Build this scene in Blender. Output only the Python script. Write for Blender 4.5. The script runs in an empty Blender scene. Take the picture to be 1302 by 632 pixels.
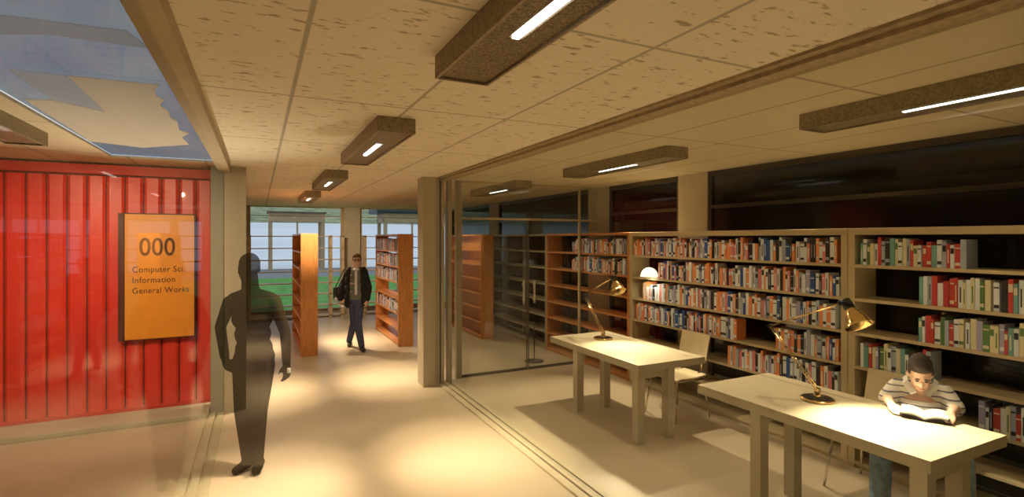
import bpy, bmesh, math, random
from mathutils import Vector, Matrix, Euler
random.seed(7)
S = bpy.context.scene
COL = S.collection
PI = math.pi
def R(d): return math.radians(d)

# ------------------------------------------------------------------ camera
YAW = 26.08
cam = bpy.data.cameras.new('camera'); co = bpy.data.objects.new('camera', cam); COL.objects.link(co)
co.location = (0, 0, 1.9); co.rotation_euler = (R(90), 0, R(-YAW))
cam.sensor_width = 36; cam.lens = 36*660/1302; cam.shift_y = -12/1302; cam.clip_start = .02; cam.clip_end = 500
S.camera = co
# ------------------------------------------------------------------ exposure
S.view_settings.view_transform = 'Standard'; S.view_settings.look = 'None'
S.view_settings.gamma = 1; S.view_settings.exposure = 0.35; S.view_settings.use_curve_mapping = False
# ------------------------------------------------------------------ sky
W = bpy.data.worlds.new('sky'); S.world = W; W.use_nodes = True
nt = W.node_tree; nt.nodes.clear()
wo = nt.nodes.new('ShaderNodeOutputWorld'); wb = nt.nodes.new('ShaderNodeBackground')
tc = nt.nodes.new('ShaderNodeTexCoord'); mp = nt.nodes.new('ShaderNodeMapping'); mp.inputs['Scale'].default_value = (2.2, 2.2, 3.5)
nz = nt.nodes.new('ShaderNodeTexNoise'); nz.inputs['Scale'].default_value = 1.3; nz.inputs['Detail'].default_value = 6
cr = nt.nodes.new('ShaderNodeValToRGB')
cr.color_ramp.elements[0].position = .5; cr.color_ramp.elements[0].color = (.17, .2, .26, 1)
cr.color_ramp.elements[1].position = .7; cr.color_ramp.elements[1].color = (.34, .33, .31, 1)
nt.links.new(tc.outputs['Generated'], mp.inputs[0]); nt.links.new(mp.outputs[0], nz.inputs[0])
nt.links.new(nz.outputs[0], cr.inputs[0]); nt.links.new(cr.outputs[0], wb.inputs[0]); nt.links.new(wb.outputs[0], wo.inputs[0])
wb.inputs[1].default_value = 2.8
# ------------------------------------------------------------------ lamps of the room and added fill spots
WARM = (1.0, .77, .47)
def spot(name, loc, target, energy, size, blend=.8, col=WARM, soft=.03):
    l = bpy.data.lights.new(name, 'SPOT'); l.energy = energy; l.spot_size = R(size); l.spot_blend = blend
    l.color = col; l.shadow_soft_size = soft
    o = bpy.data.objects.new(name, l); COL.objects.link(o); o.location = loc
    o.rotation_euler = (Vector(target)-Vector(loc)).to_track_quat('-Z', 'Y').to_euler(); return o
def area(name, loc, target, energy, sx, sy, col=WARM, spread=180):
    l = bpy.data.lights.new(name, 'AREA'); l.shape = 'RECTANGLE'; l.size = sx; l.size_y = sy; l.energy = energy; l.color = col
    l.spread = R(spread)
    o = bpy.data.objects.new(name, l); COL.objects.link(o); o.location = loc
    o.rotation_euler = (Vector(target)-Vector(loc)).to_track_quat('-Z', 'Y').to_euler(); return o
K = 3.0
for y in (1.35, 4.23, 7.11, 10.0):
    for dy in (-.2, .2):
        spot('corridor_lamp', (.68, y+dy, 2.56), (.02, y+dy*1.3, 0), 76*K, 41, 1)
        spot('corridor_lamp', (.96, y+dy, 2.56), (1.62, y+dy*1.3, 0), 76*K, 41, 1)
    spot('corridor_lamp_wide', (.82, y, 2.56), (.82, y, 0), (13 if y < 9 else 52)*K, 140, .9)
    spot('reading_room_lamp', (3.25, y, 2.56), (3.25, y, 0), (7 if y < 6 else 14)*K, 150, .9)
spot('left_room_lamp', (-1.55, 4.23, 2.55), (-1.5, 4.6, 0), 12*K, 140, .9)
for x in (-1.9, -1.0): spot('red_wall_fill', (x, 4.6, 2.55), (x, 6.8, 1.1), 26*K, 95, .9)  # added fill spots that brighten the red wall
spot('end_panel_fill', (.78, 7.95, 2.56), (.76, 9.0, 1.9), 60*K, 42, 1)  # extra spot added to lift the orange bookcase end panel
spot('pane_fill', (-.95, 5.9, .15), (-.85, 4.9, 2.7), 60*K, 70, 1, (1, .84, .62))  # added spot with no fitting, brightens the pale panes from below
spot('back_pier_fill', (1.0, 10.7, 2.56), (2.1, 13.7, 1.6), 42*K, 55, 1)  # extra spot added to brighten the back pier
# shelf wash: casts the table shadows towards the corridor
spot('wall_wash_lamp', (4.5, 5.65, 2.62), (3.0, 3.9, 0), 66*K, 96, .6)
spot('wall_wash_lamp', (4.5, 3.2, 2.62), (3.0, 1.5, 0), 24*K, 96, .6)

# ------------------------------------------------------------------ materials
MATS = {}
def mat(name, col, rough=.6, metal=0, var=.0, vscale=8, bump=0, bscale=60, emit=None, estr=0, stretch=(1,1,1), spec=.5, coat=0):
    if name in MATS: return MATS[name]
    m = bpy.data.materials.new(name); m.use_nodes = True; n = m.node_tree; b = n.nodes['Principled BSDF']
    b.inputs['Roughness'].default_value = rough; b.inputs['Metallic'].default_value = metal
    b.inputs['Specular IOR Level'].default_value = spec; b.inputs['Coat Weight'].default_value = coat
    t = n.nodes.new('ShaderNodeTexCoord'); mpp = n.nodes.new('ShaderNodeMapping'); mpp.inputs['Scale'].default_value = stretch
    n.links.new(t.outputs['Object'], mpp.inputs[0])
    no = n.nodes.new('ShaderNodeTexNoise'); no.inputs['Scale'].default_value = vscale; no.inputs['Detail'].default_value = 5
    n.links.new(mpp.outputs[0], no.inputs[0])
    r = n.nodes.new('ShaderNodeValToRGB'); c = Vector(col)
    r.color_ramp.elements[0].position = .3; r.color_ramp.elements[1].position = .7
    r.color_ramp.elements[0].color = (*[max(0, x*(1-var)) for x in c], 1)
    r.color_ramp.elements[1].color = (*[min(1, x*(1+var)) for x in c], 1)
    n.links.new(no.outputs[0], r.inputs[0]); n.links.new(r.outputs[0], b.inputs['Base Color'])
    if bump:
        n2 = n.nodes.new('ShaderNodeTexNoise'); n2.inputs['Scale'].default_value = bscale
        n.links.new(mpp.outputs[0], n2.inputs[0]); bp = n.nodes.new('ShaderNodeBump'); bp.inputs['Strength'].default_value = bump
        bp.inputs['Distance'].default_value = .01
        n.links.new(n2.outputs[0], bp.inputs['Height']); n.links.new(bp.outputs[0], b.inputs['Normal'])
    if emit:
        b.inputs['Emission Color'].default_value = (*emit, 1); b.inputs['Emission Strength'].default_value = estr
    MATS[name] = m; return m
def glass(name, tint, refl=.12):
    """thin pane: mostly transmits, reflects by fresnel"""
    m = bpy.data.materials.new(name); m.use_nodes = True; n = m.node_tree; n.nodes.clear()
    o = n.nodes.new('ShaderNodeOutputMaterial'); tr = n.nodes.new('ShaderNodeBsdfTransparent'); gl = n.nodes.new('ShaderNodeBsdfGlossy')
    tr.inputs[0].default_value = (*tint, 1); gl.inputs['Roughness'].default_value = .02
    lw = n.nodes.new('ShaderNodeLayerWeight'); lw.inputs[0].default_value = .5
    pw = n.nodes.new('ShaderNodeMath'); pw.operation = 'POWER'; pw.inputs[1].default_value = 4; n.links.new(lw.outputs['Facing'], pw.inputs[0])
    fr = n.nodes.new('ShaderNodeMath'); fr.operation = 'MULTIPLY_ADD'; fr.inputs[1].default_value = refl; fr.inputs[2].default_value = .015; n.links.new(pw.outputs[0], fr.inputs[0])
    mx = n.nodes.new('ShaderNodeMixShader'); n.links.new(fr.outputs[0], mx.inputs[0])
    n.links.new(tr.outputs[0], mx.inputs[1]); n.links.new(gl.outputs[0], mx.inputs[2]); n.links.new(mx.outputs[0], o.inputs[0])
    MATS[name] = m; return m
def see_through(name, col, t, translucent=False):
    m = bpy.data.materials.new(name); m.use_nodes = True; n = m.node_tree; n.nodes.clear()
    o = n.nodes.new('ShaderNodeOutputMaterial'); tr = n.nodes.new('ShaderNodeBsdfTransparent'); d = n.nodes.new('ShaderNodeBsdfDiffuse')
    d.inputs[0].default_value = (*col, 1)
    if translucent:
        tl = n.nodes.new('ShaderNodeBsdfTranslucent'); tl.inputs[0].default_value = (*col, 1); ad = n.nodes.new('ShaderNodeMixShader')
        ad.inputs[0].default_value = .55; n.links.new(d.outputs[0], ad.inputs[1]); n.links.new(tl.outputs[0], ad.inputs[2]); d = ad
    mx = n.nodes.new('ShaderNodeMixShader'); mx.inputs[0].default_value = 1-t
    n.links.new(tr.outputs[0], mx.inputs[1]); n.links.new(d.outputs[0], mx.inputs[2]); n.links.new(mx.outputs[0], o.inputs[0])
    MATS[name] = m; return m

CONC = mat('concrete', (.50, .44, .34), .75, var=.06, vscale=3, bump=.08)
FLOOR = mat('floor_screed', (.58, .49, .365), .42, var=.05, vscale=1.3, bump=.03, bscale=90)
TRACK = mat('floor_track', (.60, .53, .38), .5, var=.05)
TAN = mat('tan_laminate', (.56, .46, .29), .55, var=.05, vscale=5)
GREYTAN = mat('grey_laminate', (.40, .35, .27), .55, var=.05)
ORW = mat('orange_wood', (.60, .25, .075), .45, var=.25, vscale=6, stretch=(9, 9, .9), coat=.15)
TABLE = mat('table_laminate', (.55, .48, .35), .4, var=.04, vscale=4)
CHAIRM = mat('chair_ply', (.78, .66, .45), .45, var=.05)
CHROME = mat('chrome', (.75, .7, .6), .15, metal=1)
GOLD = mat('brass', (.85, .62, .30), .16, metal=1)
BLACK = mat('black_gloss', (.012, .012, .012), .12)
DARK = mat('dark_metal', (.05, .04, .03), .4)
STEEL = mat('pull_steel', (.7, .68, .6), .3, metal=.7)
BRONZE = mat('louvre_bronze', (.20, .15, .085), .5, metal=.3, var=.75, vscale=110)
HOUSE = mat('lamp_housing', (.30, .24, .15), .55, var=.35, vscale=70)
TUBE = mat('tube_glow', (1, 1, 1), .5, emit=(1, .96, .88), estr=2.5)
RED = mat('red_metal', (.80, .045, .03), .38, var=.08, vscale=2, coat=.3)
REDD = mat('red_groove', (.16, .03, .012), .6)
REDR = mat('red_rail', (.62, .03, .015), .5)
SIGNO = mat('sign_orange', (.86, .30, .025), .45, var=.04)
SIGND = mat('sign_dark', (.09, .012, .010), .5)
INK = mat('sign_ink', (.10, .03, .008), .6)
GLASS = glass('pane_glass', (.93, .95, .93))
SKYG = glass('sky_slot_glass', (.50, .52, .54))
NIGHT = mat('dark_pane', (.004, .006, .009), .07, spec=.45)  # opaque black puts the night outside into the pane colour
FRAMEM = mat('window_timber', (.50, .34, .19), .6, var=.1)
RAILM = mat('rack_timber', (.62, .47, .30), .55, var=.1)

# acoustic ceiling: large panels with dark flecks
def ceiling_mat(name, base, fleck, amount):
    m = bpy.data.materials.new(name); m.use_nodes = True; n = m.node_tree; b = n.nodes['Principled BSDF']; b.inputs['Roughness'].default_value = .9
    t = n.nodes.new('ShaderNodeTexCoord')
    m1 = n.nodes.new('ShaderNodeMapping'); m1.inputs['Scale'].default_value = (11, 28, 1)
    nn = n.nodes.new('ShaderNodeTexNoise'); nn.inputs['Scale'].default_value = 1; nn.inputs['Detail'].default_value = 2.5; nn.inputs['Roughness'].default_value = .6
    n.links.new(t.outputs['Object'], m1.inputs[0]); n.links.new(m1.outputs[0], nn.inputs[0])
    r = n.nodes.new('ShaderNodeValToRGB'); r.color_ramp.elements[0].position = amount; r.color_ramp.elements[1].position = amount+.07
    r.color_ramp.elements[0].color = (*base, 1); r.color_ramp.elements[1].color = (*fleck, 1)
    n.links.new(nn.outputs[0], r.inputs[0])
    m2 = n.nodes.new('ShaderNodeMapping'); m2.inputs['Location'].default_value = (-.17, -.24, 0)
    n.links.new(t.outputs['Object'], m2.inputs[0])
    br = n.nodes.new('ShaderNodeTexBrick'); br.offset = 0; br.inputs['Scale'].default_value = 1; br.inputs['Mortar Size'].default_value = .014
    br.inputs['Mortar Smooth'].default_value = .6; br.inputs['Brick Width'].default_value = .66; br.inputs['Row Height'].default_value = 1.45
    n.links.new(m2.outputs[0], br.inputs[0])
    mx = n.nodes.new('ShaderNodeMix'); mx.data_type = 'RGBA'; mx.inputs['B'].default_value = (*[x*.55 for x in base], 1)
    n.links.new(br.outputs['Fac'], mx.inputs['Factor']); n.links.new(r.outputs[0], mx.inputs['A']); n.links.new(mx.outputs['Result'], b.inputs['Base Color'])
    return m
CEIL = ceiling_mat('fleck_ceiling', (.78, .70, .57), (.42, .34, .23), .605)
CEIL2 = ceiling_mat('plain_ceiling', (.66, .56, .40), (.48, .39, .25), .70)

# ------------------------------------------------------------------ helpers
class MB:
    def __init__(s): s.bm = bmesh.new()
    def box(s, x0, x1, y0, y1, z0, z1, mi=0, bev=0):
        r = bmesh.ops.create_cube(s.bm, size=1); vs = r['verts']
        for v in vs: v.co = Vector(((x0+x1)/2+v.co.x*(x1-x0), (y0+y1)/2+v.co.y*(y1-y0), (z0+z1)/2+v.co.z*(z1-z0)))
        fs = list({f for v in vs for f in v.link_faces})
        for f in fs: f.material_index = mi
        if bev:
            es = list({e for f in fs for e in f.edges}); bmesh.ops.bevel(s.bm, geom=es, offset=bev, segments=2, affect='EDGES', profile=.6)
        return s
    def cyl(s, p0, p1, r0, r1=None, n=16, mi=0):
        r1 = r0 if r1 is None else r1; p0 = Vector(p0); p1 = Vector(p1); d = p1-p0
        m = Matrix.Translation((p0+p1)/2) @ d.to_track_quat('Z', 'Y').to_matrix().to_4x4()
        r = bmesh.ops.create_cone(s.bm, cap_ends=True, segments=n, radius1=r0, radius2=r1, depth=d.length, matrix=m)
        for f in {f for v in r['verts'] for f in v.link_faces}:
            f.material_index = mi; f.smooth = len(f.verts) == 4
        return s
    def tube(s, pts, r, n=10, mi=0):
        for a, b in zip(pts[:-1], pts[1:]): s.cyl(a, b, r, n=n, mi=mi)
        for p in pts[1:-1]: s.ball(p, (r*1.0,)*3, n, mi)
        return s
    def ball(s, c, r, n=16, mi=0, rot=None):
        m = Matrix.Translation(c) @ (rot.to_matrix().to_4x4() if rot else Matrix.Identity(4)) @ Matrix.Diagonal((*r, 1))
        q = bmesh.ops.create_uvsphere(s.bm, u_segments=n, v_segments=max(6, n//2+2), radius=1, matrix=m)
        for f in {f for v in q['verts'] for f in v.link_faces}: f.material_index = mi; f.smooth = True
        return s
    def lathe(s, prof, o=(0, 0, 0), n=32, mi=0, mtx=None):
        rings = []
        for r, z in prof:
            rings.append([s.bm.verts.new((mtx or Matrix.Identity(4)) @ Vector((o[0]+r*math.cos(2*PI*i/n), o[1]+r*math.sin(2*PI*i/n), o[2]+z))) for i in range(n)])
        for a, b in zip(rings[:-1], rings[1:]):
            for i in range(n):
                f = s.bm.faces.new((a[i], a[(i+1) % n], b[(i+1) % n], b[i])); f.smooth = True; f.material_index = mi
        return s
    def prism(s, pts, z0, z1, mi=0):
        a = [s.bm.verts.new((x, y, z0)) for x, y in pts]; b = [s.bm.verts.new((x, y, z1)) for x, y in pts]; n = len(pts)
        fs = [s.bm.faces.new(a[::-1]), s.bm.faces.new(b)]
        for i in range(n): fs.append(s.bm.faces.new((a[i], a[(i+1) % n], b[(i+1) % n], b[i])))
        for f in fs: f.material_index = mi
        return s
    def build(s, name, mats, parent=None, loc=None):
        bmesh.ops.recalc_face_normals(s.bm, faces=s.bm.faces[:])
        me = bpy.data.meshes.new(name); s.bm.to_mesh(me); s.bm.free()
        for m in (mats if isinstance(mats, (list, tuple)) else [mats]): me.materials.append(m)
        o = bpy.data.objects.new(name, me); COL.objects.link(o)
        if parent: o.parent = parent
        if loc: o.location = loc
        return o
def tag(o, label=None, cat=None, group=None, kind=None):
    if label: o['label'] = label
    if cat: o['category'] = cat
    if group: o['group'] = group
    if kind: o['kind'] = kind
    return o
def empty(name, loc=(0, 0, 0), rz=0):
    o = bpy.data.objects.new(name, None); COL.objects.link(o); o.location = loc; o.rotation_euler = (0, 0, rz); o.empty_display_size = .1; return o
def struct(o): o['kind'] = 'structure'; return o
def copy_tree(o, parent=None):
    c = o.copy(); COL.objects.link(c); c.parent = parent
    for ch in [k for k in bpy.data.objects if k.parent == o]: copy_tree(ch, c)
    return c

# ------------------------------------------------------------------ the room
H = 2.7
struct(MB().box(-4.2, 5.0, -2.2, 13.9, -.12, 0).build('floor', FLOOR))
struct(MB().box(-.36, 2.2, -2.2, 13.9, H, H+.15).build('ceiling', CEIL))
struct(MB().box(2.2, 5.0, -2.2, 13.9, H, H+.15).build('ceiling', CEIL2))
# ceiling of the left room, leaving a slot open for the made-up roof light
struct(MB().box(-4.2, -1.28, -2.2, 7.1, H, H+.02).box(-1.28, -.36, 6.25, 7.1, H, H+.02).box(-1.28, -.36, -2.2, .4, H, H+.02).build('ceiling', CEIL2))
struct(MB().box(-4.4, -4.2, -2.2, 7.1, 0, H).build('wall_left', CONC))
struct(MB().box(-.6, -.3, 7.0, 13.9, 0, H).build('wall_corridor', CONC))
struct(MB().box(-4.4, 5.1, -2.4, -2.2, 0, H).build('wall_front', CONC))
struct(MB().box(-4.4, -.6, 6.95, 7.1, 0, H).build('wall_left_back', CONC))
# right wall: piers and dark glazing between
struct(MB().box(4.8, 5.1, 4.52, 5.0, 0, H).box(4.8, 5.1, 6.45, 7.0, 0, H).box(4.8, 5.1, 10.5, 11.0, 0, H)
       .box(4.98, 5.1, -2.2, 13.9, 0, .08).build('wall_right', CONC))
def dark_window(name, y0, y1):
    r = empty(name, (4.84, (y0+y1)/2, 0)); struct(r); w = (y1-y0)/2
    MB().box(0, .03, -w, w, 0, H).build('pane', NIGHT, r)
    f = MB().box(-.03, .0, -w, w, H-.06, H).box(-.03, .0, -w, w, 2.26, 2.30).box(-.03, 0, -w, w, 0, .06)
    k = 1
    for i in range(k+1):
        y = -w+i*(y1-y0)/k; y = min(max(y, -w+.02), w-.02); f.box(-.03, 0, y-.02, y+.02, 0, H)
    f.build('window_frame', DARK, r)
for i, (a, b) in enumerate(((-2.2, 4.52), (5.0, 6.45), (7.0, 10.5), (11.0, 13.7))): dark_window('window_%d' % (6+i), a, b)
# back wall of glass with piers
struct(MB().box(1.96, 2.36, 13.7, 14.0, 0, H).box(-.6, -.22, 13.7, 14.0, 0, H).box(4.75, 5.1, 13.7, 14.0, 0, H).box(-.22, 4.8, 13.75, 13.95, 0, .10).build('wall_back', CONC))
def back_window(name, x0, x1):
    r = empty(name, ((x0+x1)/2, 13.82, 0)); struct(r); w = (x1-x0)/2
    MB().box(-w+.05, w-.05, -.005, .005, .12, H-.03).build('pane', GLASS, r)
    MB().box(-w, -w+.06, -.04, .04, .1, H).box(w-.06, w, -.04, .04, .1, H).box(-w, w, -.04, .04, .1, .16).box(-w, w, -.04, .04, H-.025, H)\
        .box(-w, w, -.02, .02, 2.46, 2.475).build('window_frame', FRAMEM, r)
back_window('window_3', -.22, 1.96); back_window('window_4', 2.36, 4.75)
# piers beside the corridor
struct(MB().box(-.34, -.12, 6.5, 6.74, 0, H).build('wall_left_pier', CONC))
struct(MB().box(-.46, -.34, 6.48, 6.72, 0, H).box(-.6, -.46, 6.9, 7.0, 0, H).build('trim_1', mat('post_grey', (.36, .33, .27), .6)))
struct(MB().box(1.9, 2.06, 6.46, 6.72, 0, H).build('wall_middle_pier', CONC))
struct(MB().box(2.07, 2.13, 6.50, 6.68, 0, H).box(2.42, 2.50, 6.66, 6.74, 0, H).box(2.15, 2.195, 6.5, 6.6, 0, H).box(2.245, 2.30, 6.5, 6.6, 0, H).build('trim_2', mat('post_tan', (.42, .37, .28), .5)))
# ceiling beams and floor tracks of the glass partitions
struct(MB().box(-.38, -.27, -2.2, 6.5, 2.63, H).build('trim_3', mat('beam', (.47, .39, .27), .7, var=.05)))
struct(MB().box(2.14, 2.27, -2.2, 6.6, 2.665, H).box(2.09, 2.14, -2.2, 6.6, 2.685, H).build('trim_4', mat('beam_dark', (.36, .28, .17), .7, var=.2, vscale=30)))
struct(MB().box(2.11, 2.18, -2.2, 6.5, 0, .012).box(2.19, 2.25, -2.2, 6.5, 0, .022).box(2.28, 2.34, -2.2, 6.5, 0, .012).build('trim_5', TRACK))
struct(MB().box(2.255, 2.275, -2.2, 6.6, 0, .004).box(2.182, 2.188, -2.2, 6.5, 0, .004).build('trim_6', DARK))
struct(MB().box(-.56, -.49, -2.2, 6.5, 0, .012).box(-.47, -.41, -2.2, 6.5, 0, .02).box(-.39, -.33, -2.2, 6.5, 0, .012).build('trim_7', TRACK))
# glass partitions
r = struct(empty('window_1', (-.33, 2.15, 0))); MB().box(-.004, .004, -4.3, 4.3, .02, 2.64).build('pane', GLASS, r)
r = struct(empty('window_2', (2.22, 2.15, 0))); MB().box(-.004, .004, -4.3, 4.3, .022, 2.67).build('pane', GLASS, r)
# glass doors between reading room and stacks
r = struct(empty('window_5', (3.46, 6.70, 0)))
MB().box(-.96, 1.3, -.004, .004, 2.21, H).box(1.0, 1.3, -.004, .004, 2.02, 2.2).build('pane', GLASS, r)
MB().box(-.96, 1.3, -.02, .02, 2.17, 2.20).box(.955, .98, -.02, .02, 0, H).box(-.96, 1.3, -.02, .02, H-.03, H).build('window_frame', TAN, r)
struct(MB().box(2.5, 4.43, 6.68, 6.72, 0, .012).build('trim_8', DARK))
for i, (x0, x1, s) in enumerate(((2.51, 3.525, 1), (3.54, 4.41, -1))):
    r = struct(empty('door_%d' % (i+1), (x0 if s > 0 else x1, 6.70, 0)))
    a, b = (0, x1-x0) if s > 0 else (x0-x1, 0)
    MB().box(a, b, -.005, .005, .015, 2.165).build('pane', GLASS, r)
    MB().box(a, b, -.012, .012, .015, .035).box((b-.012 if s > 0 else a), (b if s > 0 else a+.012), -.008, .008, .015, 2.165).build('door_edge', DARK, r)
    hx = b-.08 if s > 0 else a+.08
    MB().cyl((hx, -.05, .97), (hx, -.05, 1.3), .016).cyl((hx, -.05, 1.02), (hx, .0, 1.02), .009).cyl((hx, -.05, 1.25), (hx, 0, 1.25), .009).build('door_handle', STEEL, r)
# made-up roof light; its panes stand in for sky reflected in glass
r = struct(empty('window_10', (-.82, 3.3, 2.78)))
MB().box(-.46, .46, -2.9, 2.95, -.054, -.05).build('pane', SKYG, r)
def at(px, py, z):
    a = R(YAW); u = (px-651)/660; d = (1.9-z)*660/(py-304)
    return (d*(u*math.cos(a)+math.sin(a)), d*(math.cos(a)-u*math.sin(a)))
def frosted(name, pts, m, z):
    P = [at(x, y, z) for x, y in pts]; P = [(x+.82, y-3.3) for x, y in P]
    MB().prism(P, z-2.78, z-2.78+.006).build(name, m, r)
FR1 = see_through('cloud_cream', (.98, .88, .72), .25, True); FR2 = see_through('cloud_grey', (.75, .74, .72), .6, True)  # pale tones imitate reflected clouds
scal = [(202, 109), (196, 116), (199, 123), (209, 128), (203, 134), (214, 142), (217, 150), (226, 156), (228, 166), (240, 170), (231, 175), (240, 184)]
frosted('cloud_reflection_pane', [(86, 97)]+scal+[(182, 188), (135, 143)], FR1, 2.706)
frosted('cloud_reflection_pane', [(66, 128), (135, 143), (182, 188), (115, 180), (32, 127)], FR1, 2.706)
frosted('cloud_reflection_pane', [(11, 89), (85, 97), (134, 142), (66, 127)], FR2, 2.706)
frosted('cloud_reflection_pane', [(0, 20), (160, 40), (190, 62), (60, 44), (0, 44)], FR2, 2.706)

# ------------------------------------------------------------------ outside
GR = mat('lawn', (.10, .33, .045), .9, var=.35, vscale=3)
struct(MB().box(-60, 80, 14.0, 28.0, -.3, -.02).build('ground', GR))
struct(MB().box(-60, 80, 28.0, 36.5, -.3, -.02).build('road', mat('asphalt', (.22, .23, .23), .8, var=.1)))
def slope(name, y0, z0, y1, z1, m):
    b = MB(); v = [b.bm.verts.new(p) for p in ((-150, y0, z0), (200, y0, z0), (200, y1, z1), (-150, y1, z1), (-150, y0, z0-3), (200, y0, z0-3), (200, y1, z1-3), (-150, y1, z1-3))]
    for q in ((0, 1, 2, 3), (4, 7, 6, 5), (0, 4, 5, 1), (1, 5, 6, 2), (2, 6, 7, 3), (3, 7, 4, 0)): b.bm.faces.new([v[i] for i in q])
    return struct(b.build(name, m))
slope('lake', 36.5, -.02, 105, 4.9, mat('pale_water', (.80, .85, .86), .35, var=.12, vscale=.15, stretch=(.2, 1, 1)))
slope('hillside', 105, 4.9, 140, 9.9, mat('reeds', (.30, .33, .17), .95, var=.5, vscale=.9, stretch=(.5, .3, 1)))
def shelter(x, y, w, h, label, roof):
    r = empty('garden_shelter', (x, y, -.02)); tag(r, label, 'shelter', 'timber shelters beyond the road')
    p = MB()
    for sx in (-w/2, w/2):
        for sy in (0, 1.8): MB().box(sx-.1, sx+.1, sy-.1, sy+.1, 0, h-.3).build('post', FRAMEM, r)
    MB().box(-.05, .05, -.05, .05, 0, h-.3).build('post', FRAMEM, r)
    MB().box(-w/2-.1, w/2+.1, -.15, 1.95, h-.55, h-.02).build('fascia', FRAMEM, r)
    if roof:
        q = MB(); q.box(-w/2-.6, w/2+.4, -.5, 2.3, h-.02, h+.35, bev=.12).build('roof', mat('roof_dark', (.03, .04, .06), .5), r)
    else: MB().box(-w/2-.2, w/2+.2, -.3, 2.1, h-.02, h+.06).build('roof', mat('roof_brown', (.12, .09, .06), .6), r)
def gp(px, py, z=0): return at(px, py, z)
sx, sy = gp(378, 343); shelter(sx, sy, 3.0, 3.55, 'timber shelter with plain flat roof across the road, left window', False)
sx, sy = gp(524, 343); shelter(sx, sy, 3.3, 3.5, 'timber shelter with thick dark roof across the road, behind the orange bookcase', True)
b = MB()
for i in range(5):
    x, y = gp(440+i*26, 346); b = MB(); b.box(-.5, .5, -.2, .2, 0, .5, bev=.1)
    b.bm.free()

# ------------------------------------------------------------------ red ribbed wall and sign
r = empty('ribbed_partition', (-2.2, 6.84, 0)); tag(r, 'glossy red ribbed metal partition with dark upright grooves, behind the left glass', 'partition')
b = MB()
x = 1.74; W0 = .163; b2 = MB()
while x > -2.0:
    xl = x-W0
    # one trapezoid rib between grooves
    b.prism([(xl+.008, 0), (x-.008, 0), (x-.008, -.03), (x-.03, -.05), (xl+.03, -.05), (xl+.008, -.03)], .09, 2.56)
    b2.box(xl-.008, xl+.008, -.012, .0, .09, 2.56)
    x = xl
b.build('ribbed_sheet', RED, r); b2.box(-2.0, 1.74, -.004, .02, .09, 2.58).build('groove_strip', REDD, r)
MB().box(-2.0, 1.76, -.06, .03, 2.58, 2.68, bev=.005).build('top_rail', REDR, r)
MB().box(-2.0, 1.76, -.06, .03, .055, .09, bev=.004).build('bottom_rail', REDR, r)
MB().box(1.74, 1.765, -.06, .03, .09, 2.58).build('end_post', REDR, r)
struct(MB().box(-4.2, -.47, 6.36, 6.9, 0, .055, bev=.008).build('trim_9', CONC))
sg = empty('wall_sign', (-.965, 6.77, .83)); tag(sg, 'orange information sign reading 000 Computer Sci. on the red ribbed partition', 'sign')
sface = MB().box(-.30, .33, -.05, -.01, 0, 1.335, bev=.004).build('sign_face', SIGNO, sg)
MB().box(-.355, -.305, -.055, .0, -.01, 1.345).build('spine_strip', SIGND, sg)
MB().box(-.305, .338, -.053, -.005, 1.335, 1.347).box(-.305, .338, -.053, -.005, -.012, 0).box(.33, .340, -.053, -.005, 0, 1.335).build('sign_border', SIGND, sg)
def text(name, body, size, loc, parent, m, sx=1.0, bold=0, space=1.0):
    c = bpy.data.curves.new(name, 'FONT'); c.body = body; c.size = size; c.extrude = .001; c.offset = bold; c.space_character = space
    o = bpy.data.objects.new('tmp', c); COL.objects.link(o); bpy.context.view_layer.update()
    me = bpy.data.meshes.new_from_object(o.evaluated_get(bpy.context.evaluated_depsgraph_get())); bpy.data.objects.remove(o)
    me.materials.clear(); me.materials.append(m)
    q = bpy.data.objects.new(name, me); COL.objects.link(q); q.parent = parent; q.location = loc; q.rotation_euler = (R(90), 0, 0); q.scale = (sx, 1, 1); return q
text('lettering', '000', .27, (-.175, -.0515, .895), sface, INK, .80, .003, 1.03)
for k, line in enumerate(('Computer Sci.', 'Information', 'General Works')):
    text('lettering', line, .088, (-.235, -.0515, .715-.113*k), sface, INK, .86, .0006, 1.08)

# ------------------------------------------------------------------ ceiling fixtures
def make_fixture():
    r = empty('ceiling_light', (0, 0, 0)); L = .835; w = .125
    hs = MB().box(-w, w, -L, L, .085, .1).box(-w, -w+.012, -L, L, 0, .085).box(w-.012, w, -L, L, 0, .085).box(-w+.012, w-.012, -L, -L+.012, 0, .085)\
        .box(-w+.012, w-.012, L-.012, L, 0, .085).build('housing', HOUSE, r)
    MB().box(-w+.012, -.026, -L+.012, L-.012, .012, .022).box(.026, w-.012, -L+.012, L-.012, .012, .022)\
        .box(-.026, .026, -L+.012, -.30, .012, .022).box(-.026, .026, .30, L-.012, .012, .022).build('louvre', BRONZE, hs)
    MB().box(-.014, .014, -.30, .30, .008, .03, bev=.004).build('light_tube', TUBE, hs)
    return r
fx = make_fixture(); first = True
FX = [(.82, 1.35, 'nearest of the row of bronze ceiling lights over the corridor, at top of view'),
      (.82, 4.23, 'second bronze ceiling light over the corridor, the one above the walkway middle'),
      (.82, 7.11, 'third bronze ceiling light over the corridor, smaller, beyond the piers'),
      (.82, 10.0, 'farthest small bronze ceiling light over the corridor, close to the back windows'),
      (3.25, 1.35, 'long bronze ceiling light at the right edge, above the seated reader'),
      (3.25, 4.23, 'bronze ceiling light above the farther reading table'),
      (3.25, 7.11, 'bronze ceiling light above the glass doors'),
      (-1.55, 4.23, 'bronze ceiling light above the red partition room on the far left')]
for x, y, lab in FX:
    o = fx if first else copy_tree(fx); first = False
    o.location = (x, y, H-.1); tag(o, lab, 'ceiling light', 'bronze linear ceiling lights')

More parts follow.
